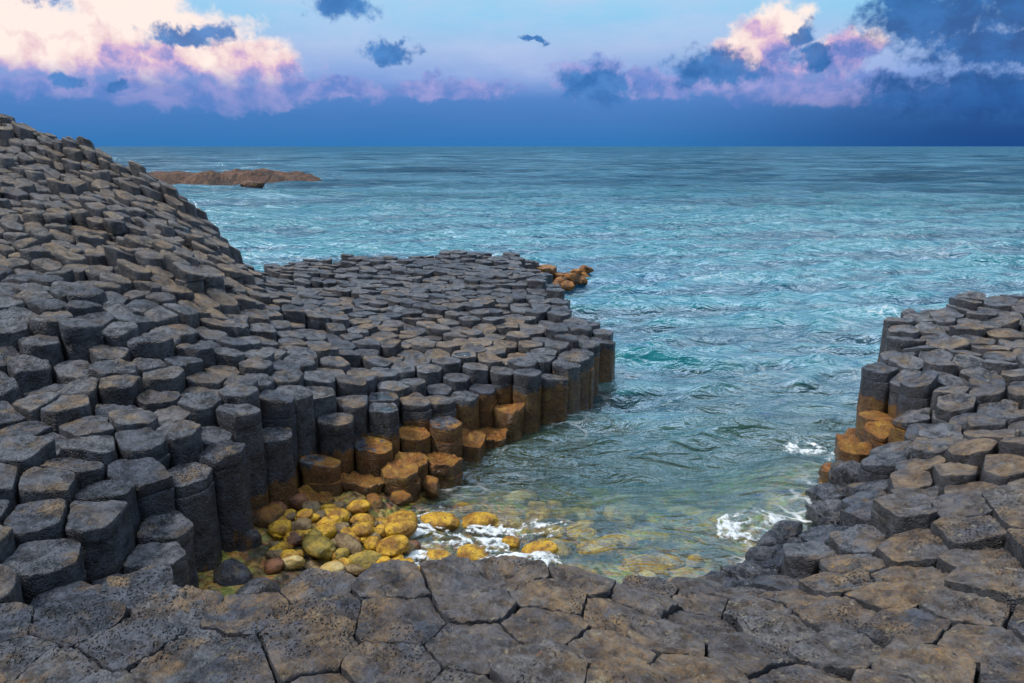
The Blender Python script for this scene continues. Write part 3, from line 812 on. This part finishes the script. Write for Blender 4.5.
# ------------------------------------------------------------------ boulders in the cove
import bmesh
def rock_mesh(name, rx, ry, rz, seed, sub=4, lump=.22, facet=0.0):
    bm = bmesh.new(); bmesh.ops.create_icosphere(bm, subdivisions=sub, radius=1)
    V = np.array([v.co for v in bm.verts], float)
    s = np.full((len(V), 3), seed * 5.13)
    n = V / np.linalg.norm(V, axis=1)[:, None]
    rr = 1 + fbm(n + s, 1.1, 2, 3) * lump * 1.4 + fbm(n + s, 3.4, 3, 6) * lump * .35
    if facet:
        R_ = np.random.default_rng(int(seed * 7) + 3)
        for _ in range(13):
            d = R_.normal(size=3); d /= np.linalg.norm(d); dd = n @ d * rr
            rr = np.where(dd > .66, rr * (.66 + (dd - .66) * (1 - facet)) / np.maximum(dd, 1e-3), rr)
    V = n * rr[:, None]
    V = np.sign(V) * np.abs(V) ** .9 * np.array([rx, ry, rz])
    for v, c in zip(bm.verts, V): v.co = c
    me = bpy.data.meshes.new(name); bm.to_mesh(me); bm.free()
    me.polygons.foreach_set('use_smooth', np.ones(len(me.polygons), bool))
    return me

CN = {'yellow': 'algae-yellow', 'brown': 'brown', 'purple': 'dark red', 'mossy': 'olive mottled', 'pale': 'pale crusted'}
BR = np.random.default_rng(3)
for _ in range(62):                                        # cobbles filling the pile
    t_ = BR.uniform(0, 1); yy = BR.uniform(7.55, 9.0)
    BOULDERS.append((-3.0 + t_ * 1.75 + (yy - 7.5) * .05, yy, BR.uniform(.06, .14), BR.uniform(.045, .085), str(BR.choice(['brown', 'purple', 'yellow', 'yellow', 'yellow', 'yellow', 'mossy'])), 'd'))
for _ in range(30):                                        # more stones on the bottom of the cove
    yy = BR.uniform(8.1, 11.0)
    BOULDERS.append((BR.uniform(-.4, 2.5) + (yy - 9) * .25, yy, BR.uniform(.12, .27), BR.uniform(.08, .14), str(BR.choice(['yellow', 'yellow', 'mossy', 'pale'])), 's'))
pile = [b for b in BOULDERS if b[5] == 'd']; wetb = [b for b in BOULDERS if b[5] == 'w']; subb = [b for b in BOULDERS if b[5] == 's']
def rows_of(lst, n):
    lst = sorted(lst, key=lambda b: b[1]); out = {}
    for i in range(n):
        row = sorted(lst[round(i * len(lst) / n):round((i + 1) * len(lst) / n)], key=lambda b: b[0])
        for j, b in enumerate(row):
            out[id(b)] = (i, j, len(row))
    return out
RP, RW, RS = rows_of(pile, 9), rows_of(wetb, 2), rows_of(subb, 6)
for bi, b in enumerate(BOULDERS):
    x, y, a, c, colr, kind = b
    a *= 1.12 if kind != 'd' else 1.08
    c *= 1.0 if kind != 'd' else 1.25
    rx = a; ry = min(a, max(c * 1.25, a * .6)); rz = min(max(c * .85, a * .42), a * .8)
    gz = seabed(np.array([[x, y]]))[0]
    if kind == 'd': z = gz + rz * .62
    elif kind == 'w': z = max(gz + rz * .4, .02)
    else: z = min(gz + rz * .4, -.06 - rz * .75)
    o = link('boulder', rock_mesh('boulder', rx, ry, rz, bi + 1.3, 4, .26, .35), M_BOULD[colr], loc=(x, y, z))
    o.rotation_euler = (random.uniform(-.25, .25), random.uniform(-.3, .3), random.uniform(-.45, .45))
    size = 'big' if a > .24 else 'small' if a < .13 else 'mid-sized'
    i, j, n = (RP if kind == 'd' else RW if kind == 'w' else RS)[id(b)]
    pp = 'leftmost' if j == 0 else 'rightmost' if j == n - 1 else ORD[j] + ' from left'
    if kind == 'd':
        lb = '%s %s boulder, %s in the %s row of the dry pile' % (size, CN[colr], pp, 'nearest' if i == 0 else 'farthest' if i == 8 else ORD[i])
    elif kind == 'w':
        lb = '%s wet yellow boulder washed by surf, %s in the %s row' % (size, pp, 'nearer' if i == 0 else 'farther')
    else:
        lb = '%s yellow boulder under clear water, %s in the %s row' % (size, pp, 'nearest' if i == 0 else 'farthest' if i == 5 else ORD[i])
    tag(o, lb, 'boulder', 'rounded boulders at the head of the cove')

# dark loose blocks at the foot of the cove wall and along the waterline
def basalt_rock(x, y, z, rx, ry, rz, rot, seed, label, wet=.4, algae=0., brown=.1, facet=.75, cat='rock', group='loose dark rocks along the waterline'):
    me = rock_mesh('rock', rx, ry, rz, seed, 4, .16, facet)
    for nm, v in (('tone', .5), ('brown', brown), ('algae', algae), ('wet', wet), ('pit', .3)):
        at = me.attributes.new(nm, 'FLOAT', 'POINT'); at.data.foreach_set('value', np.full(len(me.vertices), v, np.float32))
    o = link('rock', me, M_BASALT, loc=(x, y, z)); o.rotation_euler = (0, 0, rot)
    tag(o, label, cat, group)
basalt_rock(-3.12, 7.30, .30, .27, .25, .24, .3, 3, 'dark angular rock at the foot of the cove wall, left of the boulder pile', brown=.3)
basalt_rock(-3.25, 8.05, .35, .26, .30, .28, .9, 5, 'dark rock wedged between the cove wall and the boulder pile', algae=.3)
basalt_rock(-2.72, 6.95, .30, .33, .26, .28, 1.4, 7, 'dark rock low behind the near ledge, left of the yellow boulders', brown=.3)
basalt_rock(-3.12, 8.62, .34, .22, .24, .24, .1, 9, 'small reddish rock in the back corner of the cove', algae=.6, brown=.4)
basalt_rock(3.30, 8.42, .12, .20, .17, .22, .2, 11, 'black wet rock beside the small splash, upright', wet=.9)
basalt_rock(3.05, 8.02, .14, .24, .18, .20, .7, 13, 'black wet rock at the right end of the near ledge', wet=.9)
basalt_rock(3.62, 8.78, .10, .28, .22, .16, 1.2, 15, 'low black wet slab rock farther right of the small splash', wet=.9)
basalt_rock(5.95, 12.05, .06, .26, .18, .20, .5, 19, 'orange-stained rock at the foot of the tall right columns', wet=.5, algae=.7)
for k_, (x, y, s_) in enumerate([(-2.62, 9.12, .17), (-1.95, 9.5, .2), (-1.62, 9.74, .15), (-1.2, 10.15, .19)]):
    basalt_rock(x, y, .08, s_ * 1.3, s_ * .8, s_ * .9, k_ * 1.7, 31 + k_, 'low rusty orange rock, %s along the foot of the causeway from the cove head' % ORD[k_],
                wet=.5, algae=.9, brown=.5, facet=.9, group='rusty rocks at the foot of the causeway')

# ------------------------------------------------------------------ orange rocks at the causeway tip
M_ORANGE = ochre_rock_material('orange_tip_rock', (.07, .03, .014), (.34, .135, .02), (.14, .085, .04))
TR = np.random.default_rng(8); tips = []
for k_ in range(26):
    t_ = k_ / 25
    tips.append((.62 + t_ * 2.25 + TR.normal(0, .12), 24.5 + t_ * 3.6 + TR.normal(0, .38), TR.uniform(.24, .44)))
tip_rank = {k_: i_ for i_, k_ in enumerate(sorted(range(26), key=lambda t: tips[t][0]))}
for k_, (x, y, s_) in enumerate(tips):
    o = link('tip_rock', rock_mesh('tip_rock', s_ * 1.1, s_ * .9, s_ * .62, 50 + k_, 4, .42, .97), M_ORANGE, loc=(x, y, TR.uniform(.05, .38)))
    o.rotation_euler = (TR.uniform(-.3, .3), TR.uniform(-.3, .3), TR.uniform(0, 3))
    tag(o, 'orange angular rock, %s from left among the rocks at the causeway tip' % ORD[tip_rank[k_]], 'rock', 'orange rocks at the causeway tip')

# ------------------------------------------------------------------ rocky islet beyond the slope
M_ISLET = ochre_rock_material('islet_rock', (.03, .017, .015), (.10, .042, .024), (.22, .105, .03))
def islet(name, u_pts, top, yfront, depth, st, seed):
    xs = np.arange(u_pts[0], u_pts[-1] + st, st); ys = np.arange(0, depth + st, st)
    Xg, Yg = np.meshgrid(xs, ys); x = Xg.ravel(); y = Yg.ravel()
    hh = np.interp(x, u_pts, top); t = y / depth
    prof = np.clip(np.sin(np.pi * np.clip(t, 0, 1)) * 1.6, 0, 1)
    qq = p3(x, y)
    z = hh * prof * (1 + .25 * fbm(qq, .5, 3, seed)) + fbm(qq, .9, 4, seed + 3) * .30 + .16 * np.round(fbm(qq * np.array([1, 2.2, 1]), .35, 2, seed + 9) * 4) / 2 - .25
    z = np.where(prof < .02, -.6, z)
    nx, ny = len(xs), len(ys)
    i, j = np.meshgrid(np.arange(nx - 1), np.arange(ny - 1)); a = (j * nx + i).ravel()
    skew = (x - x.min()) * .42
    return mesh_from(name, np.column_stack([x, yfront + y + skew, z]), [np.stack([a, a + 1, a + nx + 1, a + nx], 1)])
o = link('rocky_islet', islet('rocky_islet', [-51, -47.5, -43.5, -39.5, -35.5, -33.5, -31.5, -29.5, -28, -26.8], [1.75, 1.85, 1.6, 1.65, 1.85, 1.7, 1.5, 1.2, .8, .2], 95.5, 7, .16, 200), M_ISLET)
tag(o, 'long low reddish-brown rocky islet in the sea behind the left slope', 'islet')
o = link('rock', rock_mesh('rock', 1.75, 1.3, .85, 77, 4, .2, .7), M_ISLET, loc=(-33.2, 96.3, .1))
tag(o, 'small ochre rock in front of the long islet', 'rock')

# ------------------------------------------------------------------ rain pools on the causeway
m_pool, nt = mat('rain_pool'); b = NB(nt)
bs = b.new('ShaderNodeBsdfPrincipled'); b.put(bs.inputs['Base Color'], (.04, .055, .07)); b.put(bs.inputs['Roughness'], .06); b.put(bs.inputs['IOR'], 1.33)
b.put(bs.inputs['Specular IOR Level'], .9)
oo = b.new('ShaderNodeOutputMaterial'); b.put(oo.inputs[0], bs.outputs[0])
pools = [ci for ci in SHOWN if COLS[ci]['pool'] and score[ci] > 8][:18]
pools.sort(key=lambda ci: uv_c[ci][1])
for pi, ci in enumerate(pools):
    c = COLS[ci]
    V = allv[off[c['pc'][0]]:off[c['pc'][0] + 1]]
    th = np.linspace(0, 2 * np.pi, 40, endpoint=False)
    rad = c['R'] * (.50 + .14 * vnoise(p3(np.cos(th) * 1.6 + ci, np.sin(th) * 1.6), 3))
    rl = np.hypot(*(V[:, :2] - c['cen']).T); sel = (rl < c['R'] * .62) & (V[:, 2] > c['top'] - .12)
    zz_ = V[-1, 2] + .022
    rimv = np.column_stack([np.cos(th) * rad, np.sin(th) * rad, np.full(40, -.02)])
    topv = np.column_stack([np.cos(th) * rad * .96, np.sin(th) * rad * .96, np.zeros(40)])
    Vp = np.concatenate([rimv, topv, [[0, 0, .0]]])
    i = np.arange(40); j = (i + 1) % 40
    o = link('rain_pool', mesh_from('rain_pool', Vp, [np.stack([i, j, j + 40, i + 40], 1), np.stack([i + 40, j + 40, np.full(40, 80)], 1)]), m_pool, loc=(c['cen'][0], c['cen'][1], zz_))
    tag(o, 'blue rain pool on a causeway column, %s pool counting from the farthest' % ORD[pi], 'puddle', 'rain pools on the causeway')

# ------------------------------------------------------------------ sky
SUN_EL, SUN_AZ = math.radians(57), math.radians(-98)       # azimuth from +Y towards +X
world = bpy.data.worlds.new('World'); scene.world = world; world.use_nodes = True
nt = world.node_tree; nt.nodes.clear(); b = NB(nt)
sky = b.new('ShaderNodeTexSky', sky_type='NISHITA'); sky.sun_disc = False
sky.sun_elevation = SUN_EL; sky.sun_rotation = SUN_AZ; sky.air_density = 1.2; sky.dust_density = 1.5
tc = b.new('ShaderNodeTexCoord').outputs['Generated']
sp = b.new('ShaderNodeSeparateXYZ'); b.put(sp.inputs[0], b.v('NORMALIZE', tc))
DEG = 57.29578
az_ = b.m('MULTIPLY', b.m('ARCTAN2', sp.outputs[0], sp.outputs[1]), DEG)
el_ = b.m('MULTIPLY', b.m('ARCSINE', sp.outputs[2]), DEG)
cmb = b.new('ShaderNodeCombineXYZ'); b.put(cmb.inputs[0], az_); b.put(cmb.inputs[1], el_)
AE = cmb.outputs[0]
# billows: warp the sky position before measuring the clouds
wv = b.v('SUBTRACT', b.noise(AE, .55, 6, .62, color=True), (.5, .5, .5))
wv2 = b.v('SUBTRACT', b.noise(b.v('ADD', AE, (31, 17, 0)), .20, 4, .6, color=True), (.5, .5, .5))
AEw = b.v('ADD', b.v('ADD', AE, b.v('SCALE', wv, scale=2.6)), b.v('MULTIPLY', wv2, (5, 2.2, 0)))
n_f = b.noise(AE, 1.3, 7, .62); n_m = b.noise(b.v('MULTIPLY', AE, (1, 1.3, 1)), .42, 6, .6, .3); n_l = b.noise(b.v('MULTIPLY', AE, (.35, 1, 1)), .28, 5, .6)
puff = b.voro(b.v('ADD', AE, b.v('SCALE', wv, scale=2.4)), .42, 'SMOOTH_F1', smooth=.7)
puff2 = b.noise(b.v('ADD', AE, b.v('SCALE', wv, scale=1.2)), .42, 7, .55)
def blobs(lst, vec):
    r_ = None
    for a0, e0, w0, h0 in lst:
        d = b.v('LENGTH', b.v('MULTIPLY', b.v('SUBTRACT', vec, (a0, e0, 0)), (1 / w0, 1 / h0, 0)))
        f = b.m('SUBTRACT', 1, d)
        r_ = f if r_ is None else b.m('MAXIMUM', r_, f)
    return r_
def ramp(x, stops):
    n = b.new('ShaderNodeValToRGB'); b.put(n.inputs[0], x)
    e = n.color_ramp.elements
    while len(e) < len(stops): e.new(.5)
    for s_, (p_, c_) in zip(e, stops): s_.position = p_; s_.color = tuple(c_) + (1,)
    return n.outputs[0]
right_dark = b.ss(az_, 6, 34)
e10 = b.m('DIVIDE', el_, 20, clamp=True)
cl = ramp(e10, [(0, (.016, .13, .36)), (.10, (.030, .17, .46)), (.17, (.075, .21, .54)), (.24, (.20, .33, .67)), (.34, (.34, .48, .74)), (.45, (.26, .56, .80)), (.6, (.40, .62, .80)), (1, (.62, .74, .86))])
c = b.mix(b.m('MULTIPLY', b.ss(n_l, .35, .7), b.m('MULTIPLY', b.ss(el_, 3, 6), .5)), cl, (.50, .56, .80))
# far lavender banks
fA = b.m('ADD', blobs([(5.7, 4.8, 3.2, 2.0), (9.5, 4.6, 2.6, 1.3), (13, 4.2, 4, 1.3), (-4.5, 4.0, 6, 1.0), (-13, 3.9, 5, 1.1), (16, 4.6, 4, 1.8), (-24, 3.4, 14, 1.2), (22, 3.8, 10, 1.2)], AEw), b.m('MULTIPLY', b.m('SUBTRACT', n_f, .5), .7))
aA = b.m('MULTIPLY', b.ss(fA, .0, .45), .85)
c = b.mix(aA, c, b.mix(b.ss(n_m, .35, .65), (.11, .21, .56), (.36, .34, .66)))
# sunlit cumulus
fB = b.m('ADD', blobs([(-30, 6.4, 7.5, 3.8), (-26, 8.6, 5, 3.2), (-21.5, 6.6, 5.6, 3.0), (-17.8, 5.6, 4.4, 2.3), (-34, 8.5, 6, 3), (-23, 4.8, 11, 2.0), (18.2, 7.3, 3.0, 2.6), (16.4, 6.0, 3.6, 1.8), (23.2, 5.9, 2.8, 1.7), (20.5, 5.0, 4.2, 1.3)], AEw), b.m('MULTIPLY', b.m('SUBTRACT', n_f, .5), .5))
fB = b.m('SUBTRACT', fB, b.m('MULTIPLY', puff, .30))
aB = b.ss(fB, -.06, .34)
lit = b.m('ADD', b.m('MULTIPLY', b.m('SUBTRACT', el_, 4.3), .24), b.m('ADD', b.m('MULTIPLY', b.m('SUBTRACT', puff2, .52), 2.7), b.m('MULTIPLY', b.m('SUBTRACT', .5, puff), .35)))
lit = b.m('SUBTRACT', lit, b.m('MULTIPLY', b.ss(az_, 0, 12), .28))
cB = ramp(b.m('ADD', lit, .25, clamp=True), [(0, (.14, .21, .54)), (.22, (.34, .30, .60)), (.40, (.62, .42, .62)), (.58, (.80, .60, .62)), (.9, (.95, .80, .74))])
c = b.mix(b.m('MULTIPLY', aB, b.ss(el_, 3.2, 5.6)), c, cB)
# dark blue scud in front
fC = b.m('ADD', blobs([(-22, 7.1, 3.3, .7), (-20.2, 7.6, 1.6, .7), (-9.1, 6.7, 1.9, .7), (-12, 9.3, 2.6, .9), (-30, 4.0, 1.2, .6), (-27, 4.0, 1.1, .5), (-34, 9.5, 6, 1.0), (6, 4.2, 2.8, 1.6), (1.7, 7.5, 1.3, .35), (14.3, 5.3, 3.2, 1.5), (20.0, 7.0, 1.3, .8), (21, 5.9, 1.6, .7),
                       (27.6, 7.6, 4.6, 2.0), (32, 6.0, 5, 1.6), (33, 8.5, 4, 2), (26.5, 8.8, 3, 1.2), (31, 3.2, 8, 1.6)], AEw), b.m('MULTIPLY', b.m('SUBTRACT', b.noise(AE, .9, 8, .68), .5), 1.5))
aC = b.m('MULTIPLY', b.ss(fC, -.20, .45), .93)
c = b.mix(aC, c, b.mix(b.ss(n_m, .35, .65), b.mix(right_dark, (.018, .135, .41), (.004, .065, .25)), b.mix(right_dark, (.050, .21, .54), (.012, .115, .38))))
# rain bank on the horizon
bank = b.m('MULTIPLY', b.ss(b.m('ADD', el_, b.m('MULTIPLY', b.m('SUBTRACT', n_l, .5), 4.0)), 4.6, .6), .90)
c = b.mix(bank, c, b.mix(right_dark, b.mix(b.ss(el_, 0, 3), (.026, .17, .45), (.065, .19, .50)), (.004, .050, .22)))
# unseen overcast added above the frame, shaped to light rock tops and sea
hi = b.ss(el_, 9.5, 15)
nh = b.noise(b.v('MULTIPLY', tc, (1, 1, 2.2)), 3.2, 6, .62, .5)
lowup = b.mix(b.ss(nh, .49, .60), (.022, .14, .25), (.85, 1.02, 1.1))
topup = b.mix(b.ss(nh, .38, .62), (.95, 1.2, 1.6), (1.9, 1.9, 1.9))
over = b.mix(b.ss(el_, 34, 66), lowup, topup)
c = b.mix(hi, c, over)
bgS = b.new('ShaderNodeBackground'); b.put(bgS.inputs[0], sky.outputs[0]); b.put(bgS.inputs[1], .10)
bgC = b.new('ShaderNodeBackground'); b.put(bgC.inputs[0], c); b.put(bgC.inputs[1], 1.0)
mxs = b.new('ShaderNodeMixShader'); b.put(mxs.inputs[0], .965); b.put(mxs.inputs[1], bgS.outputs[0]); b.put(mxs.inputs[2], bgC.outputs[0])
wo = b.new('ShaderNodeOutputWorld'); b.put(wo.inputs[0], mxs.outputs[0])

sun = bpy.data.lights.new('sun', 'SUN'); sun.energy = 2.7; sun.angle = math.radians(10); sun.color = (1, .93, .84)
so = bpy.data.objects.new('sun', sun); COL.objects.link(so)
dirv = Vector((math.sin(SUN_AZ) * math.cos(SUN_EL), math.cos(SUN_AZ) * math.cos(SUN_EL), math.sin(SUN_EL)))
so.rotation_euler = dirv.to_track_quat('Z', 'Y').to_euler(); so.location = (0, 0, 40)

# ------------------------------------------------------------------ camera
cam = bpy.data.cameras.new('camera'); cam.sensor_width = 36; cam.lens = 36 * FOC / 1024; cam.clip_end = 30000; cam.clip_start = .05
co = bpy.data.objects.new('camera', cam); COL.objects.link(co)
co.location = (0, 0, CAM_H); co.rotation_euler = (math.pi / 2 - PITCH, 0, 0)
scene.camera = co
vs = scene.view_settings
vs.view_transform = 'Standard'; vs.look = 'None'; vs.exposure = 0.15; vs.gamma = 1.0; vs.use_curve_mapping = False
scene.cycles.max_bounces = 6; scene.cycles.transparent_max_bounces = 12
scene.cycles.use_denoising = True
scene.cycles.sample_clamp_indirect = 4
scene.cycles.caustics_reflective = False; scene.cycles.caustics_refractive = False
